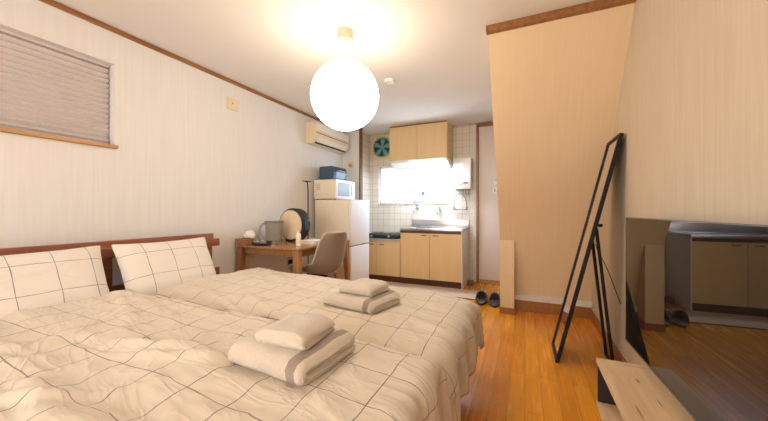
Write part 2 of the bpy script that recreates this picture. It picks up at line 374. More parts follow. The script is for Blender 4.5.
# entrance door
d1 = MB(); d1.box(-.612, .10, YB-.035, YB-.002, .055, 2.262); dd = struct(d1.build('door_1', 'door', bevel=.002))
fr = MB(); fr.box(-.645, -.612, YB-.06, YB, 0, 2.30).box(.10, .133, YB-.06, YB, 0, 2.30).box(-.645, .133, YB-.06, YB, 2.262, 2.30); fr.build('door_frame', 'trim', dd, bevel=.002)
MB().box(-.612, .10, YB-.05, YB, 0, .055).build('door_threshold', 'sill', dd, bevel=.002)

# ------------------------------------------------------------ beds
def bed(name, y0, y1, label):
    t = thing(name, label, 'bed', (-1.45, (y0+y1)/2, 0), 0, 'matching twin wooden beds')
    hw = (y1-y0)/2; e = .0
    def L(x): return x + 1.45
    hb = MB().rbox(L(-2.50), L(-2.47), -hw, hw-.025*(y1>1.5), .755, .852, .005).build('headboard_back_rail', 'bedwood', t)
    MB().rbox(L(-2.458), L(-2.425), -hw, hw, .745, .808, .005).build('headboard_front_rail', 'bedwood', t)
    MB().rbox(L(-2.458), L(-2.425), -hw, hw, .47, .56, .005).build('headboard_lower_rail', 'bedwood', t)
    for yy in (-hw+.05, hw-.085):
        MB().rbox(L(-2.475), L(-2.452), yy-.035, yy+.035, 0, .82, .006).build('headboard_post', 'bedwood', t)
    for s in (-1, 1):
        MB().rbox(L(-2.45), L(-.38), s*(hw-.025)-.0125, s*(hw-.025)+.0125, .14, .25, .005).build('side_rail', 'bedwood', t)
        MB().rbox(L(-.44), L(-.38), s*(hw-.06)-.03, s*(hw-.06)+.03, 0, .14, .004).build('leg', 'bedwood', t)
    MB().rbox(L(-.38), L(-.355), -hw+.01, hw-.01, .13, .25, .005).build('foot_rail', 'bedwood', t)
    MB().box(L(-2.45), L(-.38), -hw+.04, hw-.04, .235, .25).build('slat_base', 'bedwood', t)
    m = MB().rbox(-1.0, 1.0, -hw+.03, hw-.03, 0, .15, .04, 4).build('mattress', 'mattress', loc=(-1.415, (y0+y1)/2, .25))
    return t, m
BY = 1.05
_, m1 = bed('twin_bed', BY+.001, 1.90, 'reddish brown wooden twin bed with slatted headboard, nearer the table')
_, m2 = bed('twin_bed', .20, BY-.001, 'reddish brown wooden twin bed with slatted headboard, nearer the camera')
tag(m1, 'white mattress under the checked duvet of the bed nearer the table', 'mattress', 'twin bed mattresses')
tag(m2, 'white mattress under the checked duvet of the bed nearer the camera', 'mattress', 'twin bed mattresses')

def drape(a, lo, hi, r, hlo, hhi):
    # a is arc length; flat between lo+r and hi-r, quarter round, then down
    if a < lo+r:
        d = (lo+r) - a
        if d < r*pi/2: th = d/r; return lo+r-r*sin(th), r*(1-cos(th))
        e = d-r*pi/2; return lo-.06*e, r+e
    if a > hi-r:
        d = a-(hi-r)
        if d < r*pi/2: th = d/r; return hi-r+r*sin(th), r*(1-cos(th))
        e = d-r*pi/2; return hi+.06*e, r+e
    return a, 0
def folds(n, seed, xr, yr, amp=(.006, .02), angs=(-.9, .9)):
    R = random.Random(seed); L = []
    for _ in range(n):
        L.append((R.uniform(*xr), R.uniform(*yr), R.uniform(*angs), R.uniform(.12, .42), R.uniform(.018, .040), R.uniform(*amp)*R.choice((1, 1, -1)), R.uniform(-1.2, 1.2)))
    return L
def foldh(F, x, y):
    h = 0
    for (cx, cy, a, l, w, A, k) in F:
        dx, dy = x-cx, y-cy; u = dx*cos(a)+dy*sin(a); v = -dx*sin(a)+dy*cos(a); v -= k*u*u
        q = (u/l)**2 + (v/w)**2
        if q < 9: h += A*math.exp(-q)
    return h
def duvet(x0, x1, y0, y1, ztop, r, hem, seed, label, F, tilt, pad=None):
    hx0, hx1, hy0, hy1 = hem
    ax0 = x0+r-r*pi/2-hx0; ax1 = x1-r+r*pi/2+hx1; ay0 = y0+r-r*pi/2-hy0; ay1 = y1-r+r*pi/2+hy1
    nu, nv = 210, 110
    def uvf(i, j): return (ax0+(ax1-ax0)*i, ay0+(ay1-ay0)*j)
    def pt(i, j):
        a, c = uvf(i, j)
        x, dx = drape(a, x0, x1, r, 0, 0); y, dy = drape(c, y0, y1, r, 0, 0)
        drop = (dx**3+dy**3)**(1/3) if dx > 0 and dy > 0 else max(dx, dy)
        if dx > r and dy > r:   # gathered corner
            x -= min(dx, dy)*.05*(1 if x > 0 else 1)
        z = ztop - drop + tilt(x, y)
        return Vector((x, y, z))
    b = MB(); V = b.grid(pt, nu, nv, uvf); b.bm.normal_update()
    off = []
    for i in range(nu+1):
        for j in range(nv+1):
            a, c = uvf(i/nu, j/nv); v = V[i][j]
            h = foldh(F, a, c)
            h += .012*noise.noise(Vector((a*2.6, c*3, seed))) + .0028*noise.noise(Vector((a*6+c*3, c*11, seed+5)))
            rg = 1-abs(noise.noise(Vector((a*4.0+c*2.2, c*5.5-a*1.2, seed+9)))*2); h += .0065*max(0, rg)**5
            edge = max(0, a-(x1-r*.5), (c-(y1-r*.5)) if hy1 > .1 else 0)
            if edge > 0:
                h += min(edge, .2)/.2*(.034*noise.noise(Vector((a*2, c*10, seed))) + .018*sin(c*31+a*6+seed)*(1 if a > x1-r else .4))
            off.append((v, v.normal.copy(), h))
    for v, n, h in off:
        if n.z < -.2: n = -n
        v.co += n*h
        if pad:
            px_, py_, ph, pz = pad; q = max(abs(v.co.x-px_)-ph, abs(v.co.y-py_)-ph*.85, 0)/.09
            if q < 1 and v.co.z > .4: k = (1-q*q*(3-2*q)); v.co.z = v.co.z*(1-k)+(pz)*k
    o = b.build('duvet', 'duvet', recalc=True, solid=.012)
    return tag(o, label, 'duvet', 'checked duvets')
tl_far = lambda x, y: .035*max(0, min(1, (-1.2-x)/1.0)) - .045*max(0, (x+1.1)/.85)**1.5 + .010*sin((y-1.03)*3.0) - .055*math.exp(-((y-1.09)/.11)**2)
tl_near = lambda x, y: .02*max(0, min(1, (-1.2-x)/1.0)) - .03*max(0, (x+1.0)/.75)**2
Ff = folds(26, 3, (-2.1, -.4), (1.05, 2.0), (.004, .011), (-.7, .5)) + folds(10, 9, (-2.0, -1.0), (1.1, 1.35), (.008, .016), (-.4, .3))
Fn = folds(36, 5, (-2.1, -.4), (.0, 1.0), (.006, .015), (-.5, .9)) + folds(16, 15, (-1.8, -.8), (.1, .8), (.010, .020), (-.35, .45))
duvet(-2.14, -.265, 1.055, 2.06, .525, .085, (.02, .16, .0, .18), 2.0, 'cream checked duvet on the bed nearer the table', Ff, tl_far, (-.83, 1.565, .15, .518))
duvet(-2.14, -.262, -.03, 1.09, .560, .055, (.02, .22, .15, .035), 6.0, 'cream checked duvet on the bed nearer the camera', Fn, tl_near, (-.695, .835, .14, .554))

def pillow(cy, label, wid=.70, hgt=.46, th=.16):
    t = MB(); n = 34; m_ = 24
    def f(side):
        def g(i, j):
            u = i*2-1; v = j*2-1
            e = max(0, (1-abs(u)**3.2))**.55 * max(0, (1-abs(v)**3.0))**.55
            pu = u*(1-.045*(1-abs(v))**.5*0 - .05*(1-v*v)*abs(u)**6*0); 
            x = side*th/2*e + .006*noise.noise(Vector((u*3, v*3, cy*7+side)))
            yy = u*wid/2*(1-.04*(1-abs(v)**2)*abs(u)**4); zz = v*hgt/2*(1-.05*(1-abs(u)**2)*abs(v)**4)
            return Vector((x, yy, zz))
        return g
    for sd in (1, -1):
        t.grid(f(sd), n, m_, lambda i, j: (i*wid, j*hgt+.06))
    bmesh.ops.remove_doubles(t.bm, verts=t.bm.verts, dist=.0006)
    o = t.build('pillow', 'pillow', sub=1)
    o.rotation_euler = (0, radians(-27), 0); o.location = (-2.262, cy, .632)
    return tag(o, label, 'pillow', 'checked pillows against the headboards')
pillow(1.40, 'cream checked pillow leaning on the headboard nearer the table', .63)
pillow(.68, 'cream checked pillow leaning on the headboard nearer the camera')

# ------------------------------------------------------------ towels
def snake_towel(name, cx, cy, z, sx, sy, layers, th, rz, label, group, band=True, seed=0):
    """a towel folded into a stack of layers; the folds show as rounds on the -y/+y sides"""
    t = thing(name, label, 'towel', (cx, cy, z), rz, group)
    # centre line serpentine in (y, z)
    path = []; h = th; FL = -1
    for k in range(layers):
        ys = [-sy/2+h/2+.004*k, sy/2-h/2-(.006*k)]
        if k % 2 == 0: ys = ys[::-1]
        zc = h/2+k*h
        for q in range(9): path.append((ys[0]+(ys[1]-ys[0])*q/8, zc))
        if k < layers-1:
            sgn = -1 if k % 2 == 0 else 1
            for q in range(1, 5):
                a = -pi/2+pi*q/5; path.append((ys[1]+sgn*h/2*cos(a), zc+h/2+h/2*sin(a)))
    P2 = [Vector((a, c)) for a, c in path]; nor = []
    for i in range(len(P2)):
        d = (P2[min(i+1, len(P2)-1)]-P2[max(i-1, 0)]).normalized(); nor.append(Vector((-d.y, d.x)))
    half = h*.485
    d0 = (P2[1]-P2[0]).normalized(); d1 = (P2[-1]-P2[-2]).normalized()
    def mkloop(hf): return [p+n*hf for p, n in zip(P2, nor)] + [P2[-1]+d1*hf*.6+nor[-1]*hf*.6, P2[-1]+d1*hf*.8, P2[-1]+d1*hf*.6-nor[-1]*hf*.6] + [p-n*hf for p, n in zip(P2[::-1], nor[::-1])] + [P2[0]-d0*hf*.6-nor[0]*hf*.6, P2[0]-d0*hf*.8, P2[0]-d0*hf*.6+nor[0]*hf*.6]
    loop = mkloop(half)
    nx = 34
    def strip(xa, xb, k):
        b = MB(); N = len(loop)
        rings = []
        for j in range(k+1):
            x = xa+(xb-xa)*j/k; e = min(1, (sx/2-abs(x))/.014); hf = half*(.30+.70*math.sqrt(max(0, 1-(1-e)**2)))
            ring = []
            for p in mkloop(hf):
                lay = p.y/h
                q = Vector((x + .010*noise.noise(Vector((p.x*6, lay*1.7, seed))), p.x, p.y))
                nn = noise.noise(Vector((x*14, p.x*14, p.y*18+seed)))
                q.z += .006*nn*min(1, p.y/h) - .018*max(0, 1-(sx/2-abs(x))/.05)**2*(p.y/(layers*h))
                q.y += .004*noise.noise(Vector((x*9, p.y*40, seed+3)))
                ring.append(b.bm.verts.new(q))
            rings.append(ring)
        for A, B in zip(rings, rings[1:]):
            for i in range(N): b.bm.faces.new((A[i], A[(i+1) % N], B[(i+1) % N], B[i]))
        for ring, fl in ((rings[0], 0), (rings[-1], 1)):
            try:
                c = b.bm.faces.new(ring if fl else ring[::-1]); bmesh.ops.triangulate(b.bm, faces=[c])
            except ValueError: pass
        return b
    if band:
        x1 = sx/2-.055; x2 = sx/2-.022
        strip(-sx/2, x1, nx).build('terry_body', 'towel', t)
        strip(x1, x2, 3).build('woven_band', 'towelband', t)
        strip(x2, sx/2, 3).build('terry_end', 'towel', t)
    else:
        strip(-sx/2, sx/2, nx).build('terry_body', 'towel', t)
    return t
snake_towel('bath_towel', -.695, .835, .561, .31, .27, 2, .037, radians(-4), 'folded oatmeal bath towel with taupe band, lowest in the pile on the nearer duvet', 'folded bath towels', seed=1)
snake_towel('hand_towel', -.685, .83, .632, .185, .185, 2, .027, radians(3), 'small folded oatmeal towel on top of the pile on the nearer duvet', 'folded hand towels', False, seed=2)
snake_towel('bath_towel', -.83, 1.565, .525, .33, .28, 2, .034, radians(-10), 'folded oatmeal bath towel with taupe band, lowest in the pile on the farther duvet', 'folded bath towels', seed=3)
snake_towel('hand_towel', -.83, 1.575, .593, .22, .19, 2, .027, radians(-6), 'small folded oatmeal towel on top of the pile on the farther duvet', 'folded hand towels', False, seed=4)

# ------------------------------------------------------------ TV side
ts = thing('tv_stand', 'low light oak television bench with black end panels and open lower shelf', 'tv stand', (.448, 1.15, 0))
MB().rbox(-.118, .118, -.75, .75, .278, .300, .0015, 1).build('top_board', 'oak', ts)
MB().rbox(-.118, .118, -.75, .75, .062, .084, .0015, 1).build('lower_shelf', 'oak', ts)
for yy in (-.745, .0, .735):
    MB().box(-.112, .115, yy, yy+.012, .084, .278).build('upright_panel', 'blackmatt', ts, bevel=.001)
for yy in (-.7, .66):
    for xx in (-.10, .08):
        MB().box(xx, xx+.02, yy, yy+.02, 0, .062).build('foot', 'blackmatt', ts)
tv = thing('television', 'large flat black television with a glossy screen standing on the oak bench', 'television', (.497, 1.385, .300), radians(1.8))
MB().rbox(.003, .03, -.615, .615, .080, .715, .004).build('housing', 'blackmatt', tv)
MB().box(-.0005, .003, -.612, .612, .084, .712).build('screen', 'tv', tv, smooth=False)
b = MB(); b.box(-.003, .003, -.616, .616, .078, .084).box(-.002, .003, -.616, -.612, .078, .716).box(-.002, .003, .612, .616, .078, .716).box(-.002, .003, -.616, .616, .712, .716)
b.build('bezel', 'tvbezel', tv, smooth=False)
for yy in (-.42, -.05):
    MB().tube([(-.075, yy, .006), (.012, yy, .03), (.060, yy, .006)], .006, 8).build('foot', 'blackmatt', tv); MB().box(.008, .02, yy-.008, yy+.008, .028, .09).build('foot_riser', 'blackmatt', tv)

# ------------------------------------------------------------ leaning mirror
mz = 1.55; mx = .19; topx = .555; Lm = math.hypot(mz, topx-mx); ang = math.atan2(topx-mx, mz)
mr = thing('standing_mirror', 'tall narrow black framed standing mirror leaning back towards the right wall', 'mirror', (mx, 2.625, 0), 0)
Rm = Matrix.Rotation(ang, 3, 'Y'); hw = .17; bw = .020; dp = .024
b = MB()
b.box(0, dp, -hw, -hw+bw, 0, Lm, Rm).box(0, dp, hw-bw, hw, 0, Lm, Rm).box(0, dp, -hw+bw, hw-bw, 0, bw, Rm).box(0, dp, -hw+bw, hw-bw, Lm-bw, Lm, Rm)
b.build('frame', 'black', mr, bevel=.0015)
MB().box(.008, .011, -hw+bw, hw-bw, bw, Lm-bw, Rm).build('mirror_glass', 'mirror', mr, smooth=False)
MB().box(.012, .018, -hw+bw*.5, hw-bw*.5, bw*.5, Lm-bw*.5, Rm).build('back_board', 'blackmatt', mr, smooth=False)
hz = .92; hx = (topx-mx)*hz/mz+.035
b = MB()
for s in (-1, 1):
    b.tube([(hx, s*.10, hz), (.345, s*.10, .012)], .0105, 8)
b.tube([(.345, -.10, .012), (.345, .10, .012)], .0105, 8).tube([(hx, -.10, hz), (hx, .10, hz)], .0105, 8)
b.build('support_leg', 'black', mr)
for yy in (-.12, .11): MB().tube([(hx-.02, yy, hz+.03), (hx+.03, yy, hz+.03)], .011, 10).build('hinge_knob', 'black', mr)
cp = [(XR-.004, y, z) for y, z in ((3.42, .74), (3.30, .69), (3.18, .66), (3.06, .625), (2.97, .592), (2.86, .55), (2.75, .50), (2.66, .455), (2.58, .42))]
tag(MB().tube(cp, .003, 6).build('power_cord', 'blackmatt'), 'thin black cord drooping on the right wall behind the mirror stand', 'cord')

# ------------------------------------------------------------ lantern
LZ = 1.858; LR = .238; LX, LY = -1.160, 1.905
lt = thing('paper_lantern', 'large round white paper lantern glowing below the ceiling', 'pendant lamp', (LX, LY, CEIL))
prof = []; N = 90
for i in range(N+1):
    th = radians(9)+(pi-radians(18))*i/N
    r = LR*(1+.006*cos(i*pi*2/5)); prof.append((r*sin(th), LZ-CEIL+r*cos(th)))
MB().lathe(prof, 48).build('paper_shade', 'lantern', lt)
b = MB(); b.lathe([(.035, LZ-CEIL+LR-.004), (.038, LZ-CEIL+LR-.001), (.041, LZ-CEIL+LR-.004), (.038, LZ-CEIL+LR-.007)], 20, closed=True); b.build('shade_ring', 'white', lt)
MB().lathe([(0, 0), (.056, 0), (.058, -.04), (.052, -.068), (0, -.07)], 28).build('ceiling_cap', 'capbeige', lt)
MB().lathe([(0, -.07), (.030, -.07), (.032, -.10), (.024, -.125), (0, -.128)], 24).build('plug_adapter', 'white', lt)
MB().tube([(0, 0, -.125), (0, 0, LZ-CEIL+LR-.03)], .004, 8).build('cord', 'white', lt)
sd = thing('smoke_detector', 'small round white smoke detector on the ceiling right of the paper lantern', 'smoke detector', (-1.2, 2.80, CEIL))
MB().lathe([(0, 0), (.055, 0), (.055, -.012), (.045, -.026), (.02, -.032), (0, -.032)], 28).build('body', 'white', sd)
MB().lathe([(0, -.031), (.014, -.031), (.012, -.037), (0, -.038)], 16).build('sensor', 'cream', sd)

# ------------------------------------------------------------ left wall fittings
oc = thing('wall_cover_plate', 'square yellowed cover plate high on the left wall', 'cover plate', (XL, 2.175, 2.085))
MB().rbox(0, .012, -.062, .062, -.058, .058, .004).build('plate', 'beigeplastic', oc)
MB().lathe([(0, 0), (.008, 0), (.008, .004), (0, .004)], 16, (.012, -.01, .005), Matrix.Rotation(pi/2, 3, 'Y')).build('screw', 'sill', oc)
ac = thing('air_conditioner', 'ivory wall-mounted air conditioner high on the left wall', 'air conditioner', (XL, 3.70, 1.92))
prof = [(0, .0), (.10, .0), (.135, .03), (.165, .075), (.165, .25), (.15, .275), (0, .28)]
MB().prism([(a, c) for a, c in prof], .82, 'y', o=-.41).build('housing', 'beigeplastic', ac, bevel=.006)
MB().rbox(.155, .172, -.405, .405, .165, .262, .006).build('front_panel', 'cream', ac)
MB().rbox(-.004, .004, -.36, .36, -.035, .035, .003, 2, Matrix.Rotation(radians(35), 3, 'Y'), (.152, 0, .05)).build('louvre', 'cream', ac)
MB().rbox(-.006, .003, -.37, .37, -.03, .0, .001, 1, Matrix.Rotation(radians(60), 3, 'Y'), (.135, 0, .022)).build('outlet_slot', 'blackmatt', ac)
MB().box(.16, .168, -.40, .40, .128, .138).build('panel_groove', 'heaterdark', ac)
sk = thing('wall_socket', 'small yellowed socket with a plug on the partition under the air conditioner', 'socket', (-2.45, 4.20, 1.76))
MB().rbox(-.055, .055, -.012, 0, -.055, .055, .004).build('plate', 'beigeplastic', sk)
MB().rbox(-.022, .022, -.045, -.012, -.035, .005, .006).build('plug', 'sill', sk)
ps = thing('wall_plug', 'black power plug in a low socket on the left wall under the table', 'plug', (XL, 2.97, .43))
MB().rbox(0, .010, -.035, .035, -.055, .055, .003).build('socket_plate', 'white', ps)
MB().rbox(.010, .055, -.024, .024, -.06, .03, .008).build('plug_body', 'blackmatt', ps)
MB().tube([(.04, 0, -.05), (.045, .005, -.15), (.03, .02, -.28), (.03, .06, -.415)], .0035, 6).build('cord', 'blackmatt', ps)

# ------------------------------------------------------------ table and its things
TZ = .715
tb = thing('dining_table', 'walnut brown wooden table with tapered legs against the left wall', 'table', (-2.19, 2.635, 0))
hx, hy = .385, .455
def rrect(hx, hy, r, n=5):
    out = []
    for cx, cy, a0 in ((hx-r, hy-r, 0), (-hx+r, hy-r, 90), (-hx+r, -hy+r, 180), (hx-r, -hy+r, 270)):
        for k in range(n+1):
            a = radians(a0+90*k/n); out.append((cx+r*cos(a), cy+r*sin(a)))
    return out
MB().prism(rrect(hx, hy, .035), .020, 'z', o=TZ-.020).build('tabletop', 'tablewood', tb, bevel=.003)
ap = MB(); a, c = hx-.05, hy-.06
ap.box(-a, a, -c-.01, -c+.01, TZ-.085, TZ-.02).box(-a, a, c-.01, c+.01, TZ-.085, TZ-.02).box(-a-.01, -a+.01, -c, c, TZ-.085, TZ-.02).box(a-.01, a+.01, -c, c, TZ-.085, TZ-.02)
ap.build('apron', 'tablewood', tb, bevel=.001)
for sx in (-1, 1):
    for sy in (-1, 1):
        b = MB(); t0 = .032; t1 = .020; px, py = sx*(hx-.045), sy*(hy-.045); qx, qy = sx*(hx-.015), sy*(hy-.018)
        v = []
        for (cx, cy, h, z) in ((qx, qy, t1, 0), (px, py, t0, TZ-.02)):
            v += [(cx-h, cy-h, z), (cx+h, cy-h, z), (cx+h, cy+h, z), (cx-h, cy+h, z)]
        b._add(v, [(3, 2, 1, 0), (4, 5, 6, 7), (0, 1, 5, 4), (1, 2, 6, 5), (2, 3, 7, 6), (3, 0, 4, 7)])
        b.build('leg', 'legwood', tb, bevel=.006)

# wicker box with tissue
wb = thing('tissue_basket', 'small brown woven basket at the near left end of the table', 'basket', (-2.515, 2.245, TZ))
b = MB(); b.rbox(-.058, .058, -.050, .050, 0, .012, .003)
for s in (-1, 1):
    b.box(-.058, .058, s*.050-.005, s*.050+.005, 0, .055); b.box(s*.058-.005, s*.058+.005, -.050, .050, 0, .055)
b.build('woven_body', 'wicker', wb, bevel=.002)
MB().tube([(-.061, -.053, .055), (.061, -.053, .055), (.061, .053, .055), (-.061, .053, .055), (-.061, -.053, .055)], .006, 8).build('rim', 'wicker', wb)
def crumple(name, c, rx, ry, rz_, m, seed, parent=None):
    b = MB(); bmesh.ops.create_icosphere(b.bm, subdivisions=4, radius=1)
    for v in b.bm.verts:
        d = v.co.normalized(); n = noise.noise(d*2.3+Vector((seed, 0, 0)))+.6*abs(noise.noise(d*5+Vector((seed, 3, 0))))
        k = 1+.28*n; v.co = Vector((d.x*rx*k, d.y*ry*k, max(-rz_*.55, d.z*rz_*k)))
    return b.build(name, m, parent, loc=c)
tag(crumple('tissue_pack', (-2.505, 2.305, TZ+.085), .062, .045, .045, 'tissue', 1), 'crumpled white tissue pack resting above the basket and tray on the table', 'tissue')
tr = thing('serving_tray', 'small black oval tray near the left end of the table', 'tray', (-2.33, 2.275, TZ))
sc = Matrix.Diagonal((1.0, .62, 1))
MB().lathe([(0, .004), (.085, .004), (.105, .022), (.11, .022), (.09, 0), (0, 0)], 36, R=sc).build('tray_dish', 'blackmatt', tr)
for i, (dx, dy, r) in enumerate(((-.045, 0, .022), (.0, .012, .020), (.045, -.008, .02))):
    g = thing('spice_jar', ['small steel lidded jar at the left of the black tray', 'small steel lidded jar in the middle of the black tray', 'small steel lidded jar at the right of the black tray'][i], 'jar', (-2.33+dx, 2.275+dy, TZ+.004), 0, 'little jars on the black tray')
    MB().lathe([(0, 0), (r*.8, 0), (r, .006), (r, .03), (r*.8, .034), (0, .034)], 18).build('body', 'smoke', g)
    MB().lathe([(0, .034), (r*.85, .034), (r*.85, .044), (0, .046)], 18).build('lid', 'steel', g)
kt = thing('water_pitcher', 'smoky grey clear pitcher with a handle on the table', 'pitcher', (-2.335, 2.45, TZ))
MB().lathe([(0, 0), (.072, 0), (.076, .006), (.086, .215), (.090, .222), (.086, .224), (.081, .215), (.071, .012), (0, .010)], 36).build('clear_body', 'smoke', kt)
MB().lathe([(0, .002), (.078, .002), (.080, .03), (.076, .032), (0, .032)], 36).build('base', 'steel', kt)
MB().lathe([(.089, .212), (.094, .216), (.094, .228), (.086, .230), (.0, .232)], 36).build('lid', 'heaterdark', kt)
ax = Vector((-.80, -.60, 0)); pts = []
for k in range(11):
    a = -pi/2+pi*k/10; p = ax*(.082+.062*cos(a)); pts.append((p.x, p.y, .125+.078*sin(a)))
MB().tube(pts, .011, 10).build('handle', 'smokehandle', kt)
# round drum with beech face
dr = thing('round_drum_case', 'round black drum standing on edge with a pale wooden face on the table', 'drum case', (-2.285, 2.64, TZ), radians(-4))
RX = Matrix.Rotation(pi/2, 3, 'X')
MB().lathe([(0, -.125), (.160, -.125), (.176, -.112), (.178, -.02), (.168, 0), (.160, 0), (.158, -.008), (0, -.008)], 48, (0, 0, .182), RX).build('drum_body', 'blackmatt', dr)
MB().lathe([(0, -.010), (.156, -.010), (.156, .006), (.150, .010), (0, .011)], 48, (0, 0, .182), RX).build('wooden_face', 'drumface', dr)
for s in (-1, 1): MB().rbox(s*.075-.02, s*.075+.02, .02, .11, 0, .028, .006).build('foot', 'blackmatt', dr)
MB().rbox(.155, .186, .035, .09, .13, .24, .008).build('control_panel', 'navy', dr)
bt = thing('pump_bottle', 'slim cream bottle near the front corner of the table', 'bottle', (-1.965, 2.38, TZ))
MB().lathe([(0, 0), (.022, 0), (.024, .006), (.024, .105), (.018, .118), (.010, .122), (0, .122)], 22).build('body', 'cream', bt)
MB().lathe([(0, .122), (.012, .122), (.012, .142), (0, .144)], 18).build('cap', 'white', bt)
bx = thing('storage_box', 'flat cream box lying on the table behind the bottle', 'box', (-1.985, 2.62, TZ), radians(4))
MB().rbox(-.085, .085, -.11, .11, 0, .026, .003).build('box_base', 'cream', bx)
MB().rbox(-.088, .088, -.113, .113, .026, .036, .003).build('box_lid', 'white', bx)
pl = thing('metal_pole', 'thin dark metal pole with a short hooked top between table and refrigerator', 'pole', (-2.49, 3.20, 0))
MB().tube([(0, 0, .015), (0, 0, 1.30), (-.006, 0, 1.37), (-.012, -.003, 1.405), (-.03, -.01, 1.418)], .0075, 10).build('pole_shaft', 'black', pl)
MB().tube([(-.075, -.02, 1.425), (-.03, -.01, 1.418), (.045, .012, 1.412)], [.004, .009, .004], 8).build('hook_head', 'black', pl)
MB().lathe([(0, 0), (.10, 0), (.10, .008), (.015, .018), (0, .018)], 28).build('base_plate', 'black', pl)

# ------------------------------------------------------------ chair
ch = thing('shell_chair', 'taupe shell chair with a pale rim and wooden legs facing the table', 'chair', (-1.865, 2.57, 0), radians(167))
# local: +x is forward (towards the table after the turn)
prof = [(.235, .425), (.20, .448), (.10, .440), (0, .432), (-.10, .436), (-.165, .462), (-.205, .52), (-.228, .60), (-.25, .69), (-.275, .78), (-.295, .845)]
def cat(t, arr):
    n = len(arr)-1; x = t*n; i = min(int(x), n-1); f = x-i
    p = [Vector((*arr[max(0, min(n, i+k))], 0)) for k in (-1, 0, 1, 2)]
    return .5*((2*p[1])+(-p[0]+p[2])*f+(2*p[0]-5*p[1]+4*p[2]-p[3])*f*f+(-p[0]+3*p[1]-3*p[2]+p[3])*f**3)
def shell(i, j):
    c = cat(i, prof); v = j*2-1; w = .218 if i < .5 else .218-.055*((i-.5)/.5)**1.6
    if i > .86: w *= math.sqrt(max(.0, 1-((i-.86)/.155)**2))*.45+.55
    if i < .1: w *= .80+.20*math.sqrt(i/.1)
    bl = max(0, min(1, (i-.35)/.3)); e = abs(v)**2.6
    up = .100*(1-bl)*e*min(1, .35+i*3); fw = .085*bl*e*(1-.35*max(0, i-.6)/.4) + .05*e*bl*(1-bl)*4
    return Vector((c.x+fw, v*w*(1-.04*e), c.y+up+.03*e*bl*(1-bl)*4))
b = MB(); b.grid(shell, 36, 24); b.build('seat_shell', 'shell', ch, solid=.010)
rim = []
for i in range(37): rim.append(shell(i/36, 0))
for j in range(1, 25): rim.append(shell(1, j/24))
for i in range(35, -1, -1): rim.append(shell(i/36, 1))
for j in range(23, -1, -1): rim.append(shell(0, j/24))
MB().tube(rim, .0065, 8).build('rim', 'shelledge', ch)
for sx in (-1, 1):
    for sy in (-1, 1):
        MB().tube([(sx*.20-.01, sy*.215, .0), (sx*.10, sy*.12, .425)], [.011, .016], 12).build('leg', 'legwood', ch)
MB().tube([(-.12, -.14, .37), (.12, .14, .37)], .007, 8).tube([(-.12, .14, .37), (.12, -.14, .37)], .007, 8).box(-.11, .11, -.012, .012, .405, .42).build('brace', 'black', ch)

# ------------------------------------------------------------ fridge, microwave, toaster
fg = thing('refrigerator', 'white two-door refrigerator with a beige side beside the partition', 'refrigerator', (-2.255, 3.645, 0))
MB().rbox(-.275, .235, -.252, .252, .02, 1.19, .008).build('cabinet_body', 'cream', fg)
MB().rbox(.238, .275, -.252, .252, .605, 1.19, .008).build('upper_door', 'coolwhite', fg)
MB().rbox(.238, .275, -.252, .252, .03, .592, .008).build('lower_door', 'coolwhite', fg)
MB().box(.232, .262, -.248, .248, .59, .607).build('door_gap', 'heaterdark', fg)
for sx in (-1, 1):
    for sy in (-1, 1): MB().lathe([(0, 0), (.018, 0), (.018, .022), (0, .022)], 12, (sx*.2-.02, sy*.2, 0)).build('foot', 'blackmatt', fg)
mw = thing('microwave_oven', 'white microwave oven on top of the refrigerator', 'microwave', (-2.38, 3.635, 1.19))
MB().rbox(-.17, .165, -.24, .24, .012, .262, .006).build('housing', 'cream', mw)
MB().rbox(.165, .182, -.24, .24, .012, .262, .005).build('door', 'coolwhite', mw)
MB().rbox(.180, .1845, -.20, .09, .05, .225, .002, 1).build('door_window', 'mwglass', mw)
MB().rbox(.1815, .184, .135, .15, .06, .22, .001, 1).build('control_strip', 'heaterdark', mw)
for sx in (-1, 1):
    for sy in (-1, 1): MB().lathe([(0, 0), (.012, 0), (.012, .013), (0, .013)], 10, (sx*.14, sy*.2, 0)).build('foot', 'blackmatt', mw)
b = MB()
for r in range(4): b.box(-.125, -.065, -.2412, -.2402, .135+.022*r, .147+.022*r)
b.build('printed_panel', 'inkfaint', mw, smooth=False)
# row of small printed characters along the lower side
for k, (w1, t1) in enumerate(((.012, 1), (.010, 0), (.010, 0), (.010, 0), (.012, 1), (.010, 1))):
    x = -.125+k*.034; b = MB()
    if t1: poly = [(x, .052), (x+.004, .052), (x+.004, .066), (x+w1, .066), (x+w1, .070), (x+.004, .070), (x+.004, .078), (x, .078)]
    else: poly = [(x, .052), (x+w1, .052), (x+w1, .056), (x+.004, .056), (x+.004, .066), (x+w1, .066), (x+w1, .070), (x, .070)]
    b.prism(poly, .001, 'y', o=-.2412); b.build('printed_letter', 'inkfaint', mw, smooth=False)
to = thing('toaster_oven', 'dark blue grey toaster oven on top of the microwave', 'toaster', (-2.395, 3.63, 1.452))
MB().prism([(-.115, .012), (.11, .012), (.125, .10), (.09, .185), (-.10, .185), (-.115, .17)], .34, 'y', o=-.17).build('housing', 'navy', to, bevel=.008)
MB().rbox(-.003, .003, -.125, .10, -.045, .045, .002, 1, Matrix.Rotation(radians(-8+17), 3, 'Y'), (.122, 0, .068)).build('glass_door', 'glassblue', to)
MB().tube([(.14, -.11, .125), (.14, .085, .125)], .006, 10).tube([(.11, -.10, .122), (.14, -.10, .125)], .004, 8).tube([(.11, .075, .122), (.14, .075, .125)], .004, 8).build('handle', 'chrome', to)
for zz in (.05, .10): MB().lathe([(0, 0), (.013, 0), (.011, .016), (0, .016)], 16, (.118, .138, zz), Matrix.Rotation(pi/2, 3, 'Y')).build('knob', 'steel', to)
